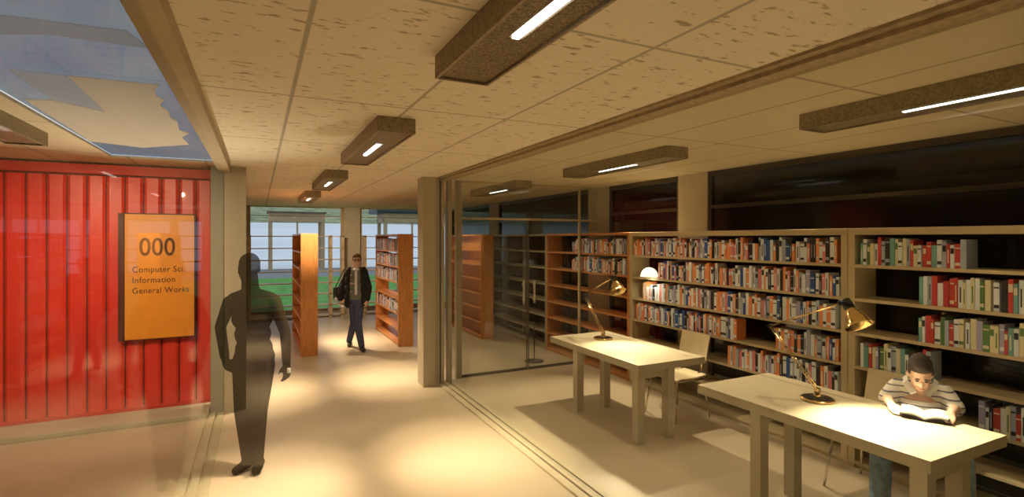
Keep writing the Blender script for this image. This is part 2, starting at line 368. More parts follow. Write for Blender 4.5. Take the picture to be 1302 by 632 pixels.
# ------------------------------------------------------------------ bookcases
LV = [1.69, 1.41, 1.13, .85, .58, .31, .06]
def bookcase(name, label, x0, x1, y0, y1, m, side=.055, top=.055, back=False, levels=LV, Ht=1.99, group=None, th=.026, mids=(), bm_=None):
    r = empty(name, ((x0+x1)/2, (y0+y1)/2, 0)); tag(r, label, 'bookcase', group); w = (x1-x0)/2; l = (y1-y0)/2
    MB().box(-w, w, -l, -l+side, 0, Ht-top, bev=.003).build('side_panel', m, r)
    MB().box(-w, w, l-side, l, 0, Ht-top, bev=.003).build('side_panel', m, r)
    MB().box(-w, w, -l, l, Ht-top, Ht, bev=.003).build('top_panel', m, r)
    for z in levels: MB().box(-w+.002, w-.002, -l+side, l-side, z-th, z, bev=.002).build('shelf', m, r)
    MB().box(-w+.02, w-.02, -l+side, l-side, 0, LV[-1]-th).build('plinth', bm_ or m, r)
    for y in mids: MB().box(-w+.16, w-.01, y-.012, y+.012, LV[-1], Ht-top).build('divider', m, r)
    if back: MB().box(-.006, .006, -l+side, l-side, .06, Ht-top).build('back_panel', bm_ or m, r)
    return r
bookcase('bookcase', 'long tan wall bookcase filled with books, behind the two reading tables', 4.45, 4.75, 2.68, 5.53, TAN)
bookcase('bookcase', 'tan wall bookcase behind the seated reader, partly filled with cream and red books', 4.45, 4.75, .1, 2.675, TAN)
bookcase('bookcase', 'open orange wood wall bookcase with books only on its two top shelves', 4.45, 4.75, 5.54, 7.75, ORW, side=.04, top=.035)
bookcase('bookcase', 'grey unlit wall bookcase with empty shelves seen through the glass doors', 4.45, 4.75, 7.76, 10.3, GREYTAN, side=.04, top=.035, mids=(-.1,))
bookcase('bookcase', 'narrow orange bookcase with empty shelves and glowing end panel, left of the walking man', .62, .88, 9.0, 11.3, ORW, side=.03, top=.03, back=True)
bookcase('bookcase', 'freestanding orange bookcase holding four rows of books, right of the walking man', 2.22, 2.49, 9.09, 11.06, ORW, side=.03, top=.03)
bookcase('bookcase', 'freestanding orange bookcase standing behind the glass doors', 3.8, 4.06, 9.1, 11.06, ORW, side=.03, top=.03, back=True)
# slender open rack across the back windows
def rack(x0, x1, label, posts):
    r = empty('window_rack', ((x0+x1)/2, 13.45, 0)); tag(r, label, 'shelf rack'); w = (x1-x0)/2
    for p in posts: MB().box(p-(x0+x1)/2-.035, p-(x0+x1)/2+.035, -.12, .12, 0, 1.99).build('upright', RAILM, r)
    for z in LV+[1.975]: MB().box(-w, w, -.12, .12, z-.022, z).build('shelf', RAILM, r)
rack(-.22, 1.93, 'slim empty timber rack standing across the left back window', (-.18, .98, 1.6, 1.88))
rack(2.38, 4.3, 'slim empty timber rack standing across the back window behind the orange bookcase', (2.42, 3.3, 4.2))

# ------------------------------------------------------------------ books
PC = dict(orange=(.88, .33, .13), white=(.82, .87, .95), red=(.52, .05, .05), pink=(.75, .25, .27), black=(.02, .02, .025), blue=(.03, .11, .42),
          grey=(.40, .47, .60), cream=(.80, .74, .52), teal=(.16, .38, .38), green=(.10, .22, .07), brown=(.24, .11, .05), lilac=(.42, .40, .62))
BM = {k: mat('cover_'+k, v, .5) for k, v in PC.items()}
PAGE = mat('paper', (.80, .75, .62), .8)
CN = list(PC)
ALLM = [BM[c] for c in CN]+[PAGE]
def book_geo(b, ox, oy, oz, t, h, d, ci, band, bi, mi=None):
    """spine faces -X, thickness along Y"""
    M = (lambda i: i) if mi is None else mi
    b.box(ox, ox+d, oy, oy+.0035, oz, oz+h, M(ci)).box(ox, ox+d, oy+t-.0035, oy+t, oz, oz+h, M(ci)).box(ox-.003, ox+.004, oy, oy+t, oz, oz+h, M(ci), )
    b.box(ox+.004, ox+d-.006, oy+.0035, oy+t-.0035, oz+.005, oz+h-.006, M(len(CN)))
    if band == 1: b.box(ox-.0045, ox-.003, oy+.002, oy+t-.002, oz+h*.62, oz+h*.86, M(bi))
    elif band == 2: b.box(ox-.0045, ox-.003, oy+.002, oy+t-.002, oz+h*.12, oz+h*.24, M(bi)).box(ox-.0045, ox-.003, oy+.002, oy+t-.002, oz+h*.80, oz+h*.85, M(bi))
    elif band == 3: b.box(ox-.0045, ox-.003, oy+t*.35, oy+t*.65, oz+h*.2, oz+h*.75, M(bi))
CONTR = dict(orange='white', white='black', red='cream', pink='white', black='grey', blue='white', grey='black', cream='green', teal='cream', green='cream', brown='orange', lilac='white')
TPL = {}
def template(c, v):
    if (c, v) not in TPL:
        b = MB(); t, h, d = (.026, .2, .15) if v % 2 else (.034, .2, .15)
        mm = {CN.index(c): 0, len(CN): 1, CN.index(CONTR[c]): 2}
        book_geo(b, 0, -t/2, 0, t, h, d, CN.index(c), v % 4, CN.index(CONTR[c]), lambda i: mm[i])
        bmesh.ops.recalc_face_normals(b.bm, faces=b.bm.faces[:]); me = bpy.data.meshes.new('book'); b.bm.to_mesh(me); b.bm.free()
        for m in (BM[c], PAGE, BM[CONTR[c]]): me.materials.append(m)
        TPL[(c, v)] = (me, t)
    return TPL[(c, v)]
SEQ1 = 'orange white orange white pink white black orange white pink black white orange grey white lilac blue white orange black white grey blue white'.split()
SEQ2 = 'teal white black red white red grey red white cream white cream lilac green cream white black red'.split()
# (y left, y right, shelf index, sequence, shelf words, case words, front x)
rows = []
def row(yl, yr, k, seq, case, x=4.458, fs=''): rows.append((yl, yr, k, seq, case, x))
A = 'long tan bookcase'; Bc = "reader's bookcase"; Oc = 'orange wall bookcase'; Cc = 'freestanding orange bookcase'
row(5.44, 2.75, 0, SEQ1, A); row(4.98, 2.75, 1, SEQ1, A); row(5.28, 2.75, 2, SEQ1, A); row(5.40, 3.80, 3, SEQ1, A)
row(3.36, 2.75, 3, SEQ1, A); row(3.93, 2.75, 4, SEQ1, A)
row(2.58, 1.86, 0, SEQ2, Bc); row(2.16, 1.45, 1, SEQ2, Bc); row(2.16, 1.45, 2, SEQ2, Bc); row(2.58, 2.06, 3, SEQ2[8:]+SEQ2[:8], Bc); row(1.80, 1.45, 4, SEQ2, Bc)
row(6.95, 5.62, 0, SEQ1, Oc); row(6.95, 5.62, 1, SEQ1, Oc)
for k in (0, 1, 2, 4): row(11.0, 9.16, k, SEQ1, Cc, 2.232)
ORDI = ['top', 'second', 'third', 'fourth', 'fifth']
def nth(i):
    s = 'th' if 10 <= i % 100 <= 20 else {1: 'st', 2: 'nd', 3: 'rd'}.get(i % 10, 'th'); return '%d%s' % (i, s)
B = []
for ri, (yl, yr, k, seq, case, x) in enumerate(rows):
    y = yl; i = 0; rr = []; fs = .88 if case == Bc else 1.0
    while True:
        c = seq[i % len(seq)]
        if random.random() < .22: c = random.choice(seq)
        v = random.randrange(4); me, t = template(c, v); sy = random.uniform(.8, 1.2)*fs; tt = t*sy
        if y-tt < yr: break
        hs = random.uniform(.80, 1.14); ds = random.uniform(.9, 1.1)
        rr.append([me, x+random.uniform(0, .012), y-tt/2, LV[k], ds, sy, hs, c, v, ri]); y -= tt+(.012 if random.random() < .08 else .002); i += 1
    B.append(rr)
flat = []
for rr, (yl, yr, k, seq, case, x) in zip(B, rows):
    part = ''
    if case == A and k == 3: part = 'left run, ' if yl > 4 else 'right run, '
    for i, q in enumerate(rr):
        a = rr[i-1][7] if i else None; z = rr[i+1][7] if i+1 < len(rr) else None
        size = '' if part else 'tall ' if q[6] > 1.08 else ('short ' if q[6] < .97 else '')
        nb = 'between %s and %s' % (a, z) if a and z else ('beside %s one' % (a or z))
        lab = '%s%s book %s, %s from left, %s%s shelf, %s' % (size, q[7], nb, nth(i+1), part, ORDI[k], case)
        d = math.hypot(q[1], q[2]); flat.append((d, q, lab, 'books on the %s shelf of the %s' % (ORDI[k], case)))
vis = lambda q: True
flat.sort(key=lambda t: t[0])
for d, q, lab, grp in flat[:300]:
    o = bpy.data.objects.new('book', q[0]); COL.objects.link(o); o.location = (q[1], q[2], q[3]); o.scale = (q[4], q[5], q[6])
    tag(o, lab, 'book', grp)
b = MB()
for d, q, lab, grp in flat[300:]:
    t = TPL[(q[7], q[8])][1]*q[5]
    book_geo(b, q[1], q[2]-t/2, q[3], t, .2*q[6], .15*q[4], CN.index(q[7]), q[8] % 4, CN.index(CONTR[q[7]]))
tag(b.build('books', ALLM), 'small distant books on the orange bookcases and at the far end of the long one', 'books', kind='stuff')

# ------------------------------------------------------------------ tables
def make_table():
    r = empty('reading_table', (0, 0, 0))                 # origin: front right corner, near side
    MB().box(0, .83, 0, 1.60, .672, .74, bev=.003).build('tabletop', TABLE, r)
    MB().box(.70, .705, .0, 1.60, .7405, .742).build('edge_line', GREYTAN, r)
    for x, y in ((.01, .02), (.37, .02), (.01, 1.03), (.37, 1.03)):
        MB().box(x, x+.085, y, y+.085, 0, .672, bev=.003).build('leg', TABLE, r)
    MB().box(.095, .37, .04, .06, .60, .672).box(.095, .37, 1.05, 1.07, .60, .672).build('cross_rail', TABLE, r)
    return r
t1 = make_table(); t1.location = (3.13, 3.76, 0); tag(t1, 'tan block-legged reading table farther away, in front of the long bookcase', 'table', 'reading tables')
t2 = copy_tree(t1); t2.location = (3.15, 1.47, 0); tag(t2, 'tan block-legged reading table nearest the camera, where the man reads', 'table', 'reading tables')

# ------------------------------------------------------------------ chairs
def make_chair():
    r = empty('plywood_chair', (0, 0, 0))                 # faces -X
    b = MB(); n = 12; pr = []
    for i in range(n+1):
        s = i/n; x = -.21+.42*s; z = .455-.018*math.sin(s*PI)-(.025*(1-s*4)**2 if s < .25 else 0); pr.append((x, z))
    for (xa, za), (xb, zb) in zip(pr[:-1], pr[1:]):
        v = [b.bm.verts.new(p) for p in ((xa, -.21, za), (xb, -.21, zb), (xb, .21, zb), (xa, .21, za), (xa, -.21, za-.014), (xb, -.21, zb-.014), (xb, .21, zb-.014), (xa, .21, za-.014))]
        for q in ((0, 1, 2, 3), (4, 7, 6, 5), (0, 4, 5, 1), (2, 6, 7, 3), (1, 5, 6, 2), (3, 7, 4, 0)): b.bm.faces.new([v[i] for i in q])
    bmesh.ops.remove_doubles(b.bm, verts=b.bm.verts[:], dist=1e-4)
    b.build('seat', CHAIRM, r)
    b = MB()
    for i in range(8):
        for j in range(1):
            ya, yb = -.2+.05*i, -.2+.05*(i+1); f = lambda y: .018*(1-(y/.2)**2)
            P = []
            for zz in (.60, .86):
                xo = .215+.06*(zz-.6)/.26
                P += [(xo+f(ya), ya, zz), (xo+f(yb), yb, zz), (xo+f(yb)+.013, yb, zz), (xo+f(ya)+.013, ya, zz)]
            v = [b.bm.verts.new(p) for p in P]
            for q in ((0, 1, 2, 3), (4, 7, 6, 5), (0, 4, 5, 1), (1, 5, 6, 2), (2, 6, 7, 3), (3, 7, 4, 0)): b.bm.faces.new([v[k] for k in q])
    b.build('backrest', CHAIRM, r)
    for sx in (-1, 1):
        for sy in (-1, 1): MB().tube([(sx*.13, sy*.14, .425), (sx*.19, sy*.19, .40), (sx*.235, sy*.235, .0)], .010).build('leg', CHROME, r)
    MB().tube([(-.19, -.19, .405), (.19, -.19, .405)], .008).tube([(-.19, .19, .405), (.19, .19, .405)], .008).build('seat_frame', CHROME, r)
    for sy in (-.12, .12): MB().tube([(.15, sy, .43), (.235, sy, .47), (.248, sy, .66)], .009).build('back_support', CHROME, r)
    return r
c1 = make_chair(); c1.location = (4.09, 4.28, 0); tag(c1, 'pale plywood chair with thin metal legs, empty, at the farther table', 'chair', 'plywood chairs')
c2 = copy_tree(c1); c2.location = (4.15, 2.30, 0); tag(c2, 'pale plywood chair the man in the striped shirt sits on', 'chair', 'plywood chairs')

# ------------------------------------------------------------------ desk lamps
def make_lamp():
    r = empty('desk_lamp', (0, 0, 0))
    MB().lathe([(0, 0), (.105, 0), (.112, .006), (.112, .013), (.102, .018)], n=40).build('base_rim', GOLD, r)
    MB().lathe([(.103, .0175), (.09, .022), (.0, .024)], n=40).build('base_plate', BLACK, r)
    MB().lathe([(.022, .022), (.022, .06), (.014, .07), (.0, .07)], n=20).build('stem', GOLD, r)
    J0 = Vector((0, 0, .075)); J1 = Vector((0, .38, .475)); J2 = Vector((0, -.17, .715))
    b = MB()
    for s in (-.014, .014): b.cyl(J0+Vector((s, 0, 0)), J1+Vector((s, 0, 0)), .0045, n=8)
    b.cyl(J0-Vector((.02, 0, 0)), J0+Vector((.02, 0, 0)), .012); b.build('lower_arm', GOLD, r)
    b = MB()
    for s in (-.01, .01): b.cyl(J1+Vector((s, 0, 0)), J2+Vector((s, 0, 0)), .0045, n=8)
    b.build('upper_arm', GOLD, r)
    MB().cyl(J1-Vector((.024, 0, 0)), J1+Vector((.024, 0, 0)), .014).ball(J2, (.022, .022, .022)).build('joint', BLACK, r)
    # shade: flared bell, axis pointing down towards -Y
    ax = Vector((-.12, -.55, -.80)).normalized(); top = J2+Vector((0, -.04, .0))
    M = Matrix.Translation(top) @ (-ax).to_track_quat('Z', 'Y').to_matrix().to_4x4()
    MB().lathe([(.0, .035), (.03, .03), (.034, 0), (.034, -.035), (.0, -.04)], n=24, mtx=M).build('switch_cap', BLACK, r)
    shd = MB().lathe([(0.0246, -0.0252), (0.0328, -0.0504), (0.0476, -0.0714), (0.0697, -0.1134), (0.0886, -0.1638), (0.0935, -0.1680), (0.0853, -0.1638), (0.0656, -0.1134), (0.0443, -0.0739), (0.0295, -0.0504)], n=36, mtx=M).build('lamp_shade', GOLD, r)
    bp_ = top+ax*.10; MB().ball(bp_, (.024,)*3).build('bulb', mat('bulb_glow', (1, 1, 1), emit=(1, .85, .6), estr=15), shd)
    return r, top, ax
def lamp_light(base, top, ax, e):
    p = Vector(base)+top+ax*.17; q = p+ax; q.z = p.z-.8
    spot('desk_lamp_light', p, (p.x-.14, p.y-.36, .74), e, 118, .75, (1, .80, .50), .02)
l1, LT, LA = make_lamp(); l1.location = (3.60, 4.95, .7425); tag(l1, 'brass jointed desk lamp on the farther reading table', 'lamp', 'brass desk lamps')
l2 = copy_tree(l1); l2.location = (3.617, 2.39, .7425); tag(l2, 'brass jointed desk lamp on the near table beside the reading man', 'lamp', 'brass desk lamps')
lamp_light(l1.location, LT, LA, 55); lamp_light(l2.location, LT, LA, 125)
# white dome lamp clipped to the shelf
r = empty('shelf_lamp', (4.40, 5.08, 1.41)); tag(r, 'small glowing white dome lamp on the second shelf of the long tan bookcase', 'lamp')
MB().lathe([(.0, .0), (.05, 0), (.05, .008), (.012, .014), (.010, .08), (0, .08)], n=24, o=(.09, 0, 0)).build('lamp_foot', STEEL, r)
MB().tube([(.09, 0, .07), (.04, 0, .10), (0, 0, .10)], .006).build('arm', STEEL, r)
MB().lathe([(.0, .135)]+[(.105*math.sin(t), .03+.105*math.cos(t)) for t in [i*PI/20 for i in range(1, 10)]]+[(.105, .03), (.112, .026), (.112, .022), (.10, .026)], n=32)\
    .build('lamp_shade', mat('dome_white', (.9, .88, .8), .3, emit=(1, .9, .68), estr=1.1), r)
spot('shelf_lamp_light', (4.38, 5.08, 1.40), (4.5, 5.08, 1.0), 3.0, 150, .6, (1, .85, .6), .02)

# pole stand behind the glass doors
px_, py_ = 3.86, 7.1
r = empty('pole_stand', (px_, py_, 0)); tag(r, 'thin dark pole on a round floor plate behind the glass doors', 'stand')
MB().lathe([(0, 0), (.15, 0), (.15, .012), (.02, .02), (0, .02)], n=32).build('floor_plate', DARK, r); MB().cyl((0, 0, .015), (0, 0, .62), .009).build('pole', DARK, r)

# ------------------------------------------------------------------ people
def capsule(b, p0, p1, r0, r1, n=18):
    b.cyl(p0, p1, r0, r1, n); b.ball(p0, (r0,)*3, n); b.ball(p1, (r1,)*3, n)
def chain(b, pts):
    for (p, r0), (q, r1) in zip(pts[:-1], pts[1:]): capsule(b, p, q, r0, r1)
def blob(fn, name, m, parent, voxel=.012, smooth=4, matfn=None):
    b = MB(); fn(b); me = bpy.data.meshes.new('t'); b.bm.to_mesh(me); b.bm.free()
    o = bpy.data.objects.new('t', me); COL.objects.link(o)
    q = o.modifiers.new('r', 'REMESH'); q.mode = 'VOXEL'; q.voxel_size = voxel; q.use_smooth_shade = True
    if smooth: s = o.modifiers.new('s', 'SMOOTH'); s.iterations = smooth; s.factor = .5
    bpy.context.view_layer.update()
    e = bpy.data.meshes.new_from_object(o.evaluated_get(bpy.context.evaluated_depsgraph_get())); bpy.data.objects.remove(o)
    e.name = name; e.materials.clear()
    for k in (m if isinstance(m, (list, tuple)) else [m]): e.materials.append(k)
    for p in e.polygons:
        p.use_smooth = True
        if matfn: p.material_index = matfn(p.center)
    r_ = bpy.data.objects.new(name, e); COL.objects.link(r_); r_.parent = parent; return r_
V = Vector
def hand(b, w, d, side, palm_n, L=.18, curl=.5, s=1.0):
    """w wrist, d direction of fingers, side: direction across palm towards thumb, palm_n: direction fingers curl to"""
    w = V(w); d = V(d).normalized(); side = V(side).normalized(); pn = V(palm_n).normalized(); s *= L/.18
    kn = w+d*.085*s
    for k in (-.028, -.010, .010, .028): capsule(b, w+side*k*.6*s, kn+side*k*s, .016*s, .013*s, 10)
    for k, l in ((.030, .07), (.010, .080), (-.010, .074), (-.030, .058)):
        a = kn+side*k*s; l *= s
        m1 = a+(d*math.cos(curl*.5)+pn*math.sin(curl*.5))*l*.45
        m2 = m1+(d*math.cos(curl*1.3)+pn*math.sin(curl*1.3))*l*.33
        m3 = m2+(d*math.cos(curl*2.0)+pn*math.sin(curl*2.0))*l*.25
        for p, q, r0, r1 in ((a, m1, .0092, .0085), (m1, m2, .0085, .0078), (m2, m3, .0078, .0065)): capsule(b, p, q, r0*s, r1*s, 8)
    t0 = w+d*.03*s+side*.022*s; t1 = t0+(d*.7+side*.75+pn*.3).normalized()*.042*s; t2 = t1+(d*.9+side*.25+pn*.3).normalized()*.032*s
    capsule(b, t0, t1, .013*s, .0105*s, 8); capsule(b, t1, t2, .0105*s, .0085*s, 8)
def head(b, c, s=1.0, tilt=0, face=V((0, -1, 0)), wide=1.0):
    """c centre of the skull; face looks towards -Y rotated by `face`"""
    f = face.normalized(); rt = f.cross(V((0, 0, 1))).normalized(); up = rt.cross(f).normalized()
    M = Matrix((( -rt.x, -f.x, up.x), (-rt.y, -f.y, up.y), (-rt.z, -f.z, up.z)))   # local (x,y,z): x to viewer right, -y front
    T = lambda x, y, z: V(c)+M @ V((x*s*wide, y*s, z*s))
    q = M.to_quaternion()
    def E(p, r): b.ball(T(*p), (r[0]*s*wide, r[1]*s, r[2]*s), 20, 0, q)
    E((0, .01, .03), (.075, .095, .09)); E((0, -.02, -.035), (.062, .07, .085)); E((0, -.045, -.085), (.038, .04, .035))
    E((0, -.093, -.022), (.012, .018, .022)); E((0, -.1, -.034), (.016, .014, .011)); E((0, -.082, -.062), (.024, .014, .009))
    E((.03, -.075, .018), (.02, .014, .008)); E((-.03, -.075, .018), (.02, .014, .008))
    E((.03, -.07, -.03), (.022, .02, .02)); E((-.03, -.07, -.03), (.022, .02, .02))
    E((.078, .005, -.01), (.010, .02, .032)); E((-.078, .005, -.01), (.010, .02, .032))
    return T, q
def hframe(c, s, face, wide=1.0):
    f = face.normalized(); rt = f.cross(V((0, 0, 1))).normalized(); up = rt.cross(f).normalized()
    M = Matrix(((-rt.x, -f.x, up.x), (-rt.y, -f.y, up.y), (-rt.z, -f.z, up.z))); q = M.to_quaternion()
    def E(b, p, r, n=18, mi=0): b.ball(V(c)+M @ V((p[0]*s*wide, p[1]*s, p[2]*s)), (r[0]*s*wide, r[1]*s, r[2]*s), n, mi, q)
    return E
def hair_on(b, E):
    E(b, (0, .026, .060), (.080, .101, .070)); E(b, (0, .05, .01), (.078, .076, .085)); E(b, (0, -.022, .092), (.062, .060, .032))
    for s_ in (-1, 1): E(b, (s_*.070, .0, .03), (.013, .035, .035))
def face_marks(E, parent, brow):
    b = MB()
    for s_ in (-1, 1): E(b, (s_*.030, -.086, .026), (.018, .006, .0045), 10)
    b.build('eyebrows', brow, parent)
    for s_ in (-1, 1):
        b = MB(); E(b, (s_*.029, -.083, .004), (.012, .006, .0055), 10); b.build('eye', mat('eye_dark', (.03, .02, .015), .3), parent)
    b = MB(); E(b, (0, -.093, -.062), (.022, .007, .005), 10); b.build('lips', mat('lip', (.40, .16, .13), .5), parent)
SKIN = mat('skin', (.68, .45, .35), .5, var=.05)
# ---- silhouette figure
def place(X, Y, ang): return (X, Y, 0), ang
SX, SY = at(320, 599, 0)
fig = empty('person', (SX, SY, 0), R(-YAW)); tag(fig, 'translucent dark silhouette of a standing person, one hand at the hip, by the left pier', 'person')
SIL = see_through('smoke_figure', (.05, .037, .022), .36)
def f_sil(b):
    head(b, (-.022, .0, 1.665), 1.03)
    capsule(b, (-.022, .01, 1.60), (-.02, .02, 1.46), .062, .068)
    for p, q, r0, r1 in (((-.015, .02, 1.44), (-.15, .02, 1.40), .07, .062), ((-.015, .02, 1.44), (.14, .02, 1.405), .07, .06)): capsule(b, p, q, r0, r1)
    for z, x, rx, ry in ((1.36, -.005, .185, .115), (1.25, -.005, .165, .115), (1.12, .0, .145, .105), (1.0, .01, .150, .105), (.93, .012, .165, .115), (.86, .012, .165, .11)):
        b.ball((x, .02, z), (rx, ry, .12), 22)
    chain(b, [((-.19, .02, 1.38), .055), ((-.285, .05, 1.17), .043), ((-.205, -.03, .95), .036)])
    hand(b, (-.205, -.03, .95), (.35, -.2, -.9), (1, -.2, .1), (.7, .6, 0), curl=.5)
    chain(b, [((.175, .02, 1.39), .055), ((.262, .03, 1.13), .043), ((.298, -.03, .90), .033)])
    hand(b, (.298, -.03, .90), (.1, -.1, -1), (-.5, -.9, 0), (-1, .2, 0), curl=.45)
    chain(b, [((-.075, .02, .86), .088), ((-.072, .0, .50), .066), ((-.058, .05, .09), .048)])
    chain(b, [((.085, .02, .86), .092), ((.060, -.01, .50), .070), ((.030, .03, .09), .050)])
    for x, a in ((-.058, -.03), (.03, .04)):
        capsule(b, (x, .07, .045), (x+a, -.07, .034), .042, .036)
blob(f_sil, 'body', SIL, fig, .009, 4)
MB().box(.322, .345, -.075, -.06, .82, .86, bev=.003).build('tag', mat('tag_white', (.85, .85, .82), .5), fig)

# ---- walking man
WX, WY = at(453, 446, 0)
wm = empty('person', (WX, WY, 0), R(-YAW)); tag(wm, 'walking man in black jacket and blue jeans with glasses, between the orange bookcases', 'person')
JK = mat('black_cloth', (.012, .012, .014), .85); JEAN = mat('dark_denim', (.055, .07, .15), .85, var=.2, vscale=30); SHIRTG = mat('grey_knit', (.17, .17, .155), .9)
SHOE = mat('dark_shoe', (.03, .025, .022), .5); HAIR = mat('brown_hair', (.10, .055, .03), .8, var=.3, vscale=60); PALE = mat('pale_cloth', (.6, .62, .68), .8)
face = V((.25, -1, -.12))
def w_body(b):
    head(b, (.01, 0, 1.535), .93, face=face)
    capsule(b, (0, .01, 1.47), (-.01, .02, 1.36), .052, .058)
    for z, rx in ((1.3, .13), (1.15, .12), (1.0, .12), (.88, .12)): b.ball((-.01, .02, z), (rx, .085, .11))
    chain(b, [((-.15, .03, 1.32), .035), ((-.23, .06, 1.06), .03), ((-.27, 0, .86), .024)])
    hand(b, (-.27, 0, .86), (-.05, -.2, -1), (.4, -.9, 0), (1, 0, 0), L=.165, curl=.7)
    chain(b, [((.13, .03, 1.32), .035), ((.19, .05, 1.07), .03), ((.19, -.03, .87), .024)])
    hand(b, (.19, -.03, .87), (0, -.2, -1), (-.4, -.9, 0), (-1, 0, 0), L=.165, curl=.7)
    chain(b, [((-.05, .03, .85), .06), ((-.09, .16, .46), .045), ((-.235, .37, .10), .03)])
    chain(b, [((.05, .02, .85), .06), ((.03, -.02, .47), .045), ((.085, .02, .08), .03)])
blob(w_body, 'body', SKIN, wm, .010, 3)
def w_shirt(b):
    for z, rx, ry in ((1.32, .13, .085), (1.22, .135, .10), (1.08, .13, .10), (.95, .13, .105), (.89, .128, .105)): b.ball((.0, .015, z), (rx, ry, .10), 22)
swt = blob(w_shirt, 'sweater', SHIRTG, wm, .012)
MB().box(.005, .045, -.108, -.085, .96, 1.36, bev=.004).ball((.02, -.045, 1.385), (.055, .04, .028)).build('shirt_front', PALE, swt)
def w_jeans(b):
    b.ball((0, .02, .86), (.135, .11, .09), 22)
    chain(b, [((-.055, .03, .83), .085), ((-.09, .16, .46), .064), ((-.235, .37, .10), .052)])
    chain(b, [((.05, .02, .83), .088), ((.03, -.02, .47), .068), ((.085, .02, .08), .054)])
blob(w_jeans, 'jeans', JEAN, wm, .010, 3)
def w_jacket(b):
    for s, xo in ((-1, -.125), (1, .12)):
        for z, rx in ((1.33, .055), (1.2, .06), (1.05, .06), (.9, .06), (.82, .055)): b.ball((xo+s*.012*(1.33-z)*4, .02, z), (rx, .115, .10), 18)
    for z in (1.33, 1.2, 1.05, .92, .82): b.ball((0, .085, z), (.15, .045, .10), 18)
    capsule(b, (-.15, .03, 1.34), (.13, .03, 1.345), .055, .055)
    chain(b, [((-.155, .03, 1.32), .062), ((-.24, .06, 1.06), .065), ((-.275, .01, .89), .055)])
    chain(b, [((.135, .03, 1.32), .060), ((.195, .05, 1.07), .060), ((.195, -.02, .89), .050)])
blob(w_jacket, 'jacket', JK, wm, .012, 3)
def shoes_w(b):
    capsule(b, (-.235, .40, .055), (-.205, .27, .035), .042, .036); capsule(b, (.085, .04, .05), (.16, -.13, .038), .043, .037)
    b.box(-.27, -.2, .36, .44, .005, .05); b.box(.05, .12, 0, .08, .005, .05)
blob(shoes_w, 'shoes', SHOE, wm, .008, 2)
def hair_w(b):
    hair_on(b, hframe((.01, 0, 1.535), .93, face))
blob(hair_w, 'hair', HAIR, wm, .008, 2)
face_marks(hframe((.01, 0, 1.535), .93, face), wm, HAIR)
b = MB(); cc = V((.01, 0, 1.535))
for s in (-1, 1):
    c = cc+V((.023+s*.03, -.092, .012)); n = 14
    pts = [c+V((.022*math.cos(2*PI*i/n), 0, .016*math.sin(2*PI*i/n))) for i in range(n+1)]; b.tube(pts, .0028, 6)
b.cyl(cc+V((.015, -.094, .014)), cc+V((.031, -.094, .014)), .0028, n=6).cyl(cc+V((-.03, -.09, .016)), cc+V((-.075, -.01, .01)), .0025, n=6)
b.build('glasses', BLACK, wm)
sb = empty('shoulder_bag', (WX, WY, 0), R(-YAW)); tag(sb, 'dark shoulder bag hanging behind the walking man', 'bag')
MB().box(-.40, -.345, .0, .22, .86, 1.08, bev=.02).build('bag_body', mat('bag_dark', (.05, .055, .06), .7), sb)
MB().tube([(-.37, .03, 1.07), (-.24, .1, 1.37), (-.14, .14, 1.41)], .008).tube([(-.37, .2, 1.07), (-.25, .17, 1.3), (-.14, .14, 1.41)], .008).build('strap', JK, sb)
b = MB(); b.tube([(-.33, -.05, .86), (-.28, -.08, .80), (-.22, -.09, .765), (-.16, -.08, .745)], .016, 10).ball((-.33, -.05, .87), (.035, .03, .045))
tag(b.build('rolled_paper', PALE), 'crumpled pale paper in the walking man\'s lowered hand', 'paper'); o = bpy.data.objects[-1]
for o in COL.objects:
    if o.name.startswith('rolled_paper'): o.location = (WX, WY, 0); o.rotation_euler = (0, 0, R(-YAW))

# ---- seated reader
u = (1170-651)/660; a = R(YAW); rx_, ry_ = (u*math.cos(a)+math.sin(a)), (math.cos(a)-u*math.sin(a)); phi = math.atan2(ry_, rx_)
BX, BY = 4.17, 4.17*ry_/rx_
sm = empty('person', (BX, BY, 0), phi-PI/2); tag(sm, 'seated man with short dark hair in striped white shirt and blue jeans, reading', 'person')
# local frame: x right, y away from the camera, z up
hc = V((0, -.17, .992)); fdir = V((.12, -1, -.66))
def s_body(b):
    head(b, hc, .93, face=fdir, wide=.92)
    chain(b, [((0, -.12, .93), .052), ((0, -.03, .84), .060)])
    for z, y, rx in ((.80, -.02, .14), (.68, .0, .13), (.55, .02, .13)): b.ball((0, y, z), (rx, .09, .11))
    for s in (-1, 1):
        chain(b, [((s*.155, -.03, .845), .04), ((s*.225, -.09, .70), .038), ((s*.20, -.27, .785), .026)] if 0 else
              [((s*.15, -.03, .84), .04), ((s*.185, -.12, .785), .036), ((s*.155, -.27, .775), .023)])
        chain(b, [((s*.09, .0, .50), .07), ((s*.205, -.34, .49), .05), ((s*.215, -.36, .08), .035)])
    hand(b, (-.155, -.27, .775), (.3, -1, .0), (1, .3, .4), (.3, 0, -1), L=.155, curl=.35)
    hand(b, (.155, -.27, .775), (-.1, -1, .0), (-1, .2, .4), (-.3, 0, -1), L=.155, curl=.35)
blob(s_body, 'body', SKIN, sm, .008, 3)
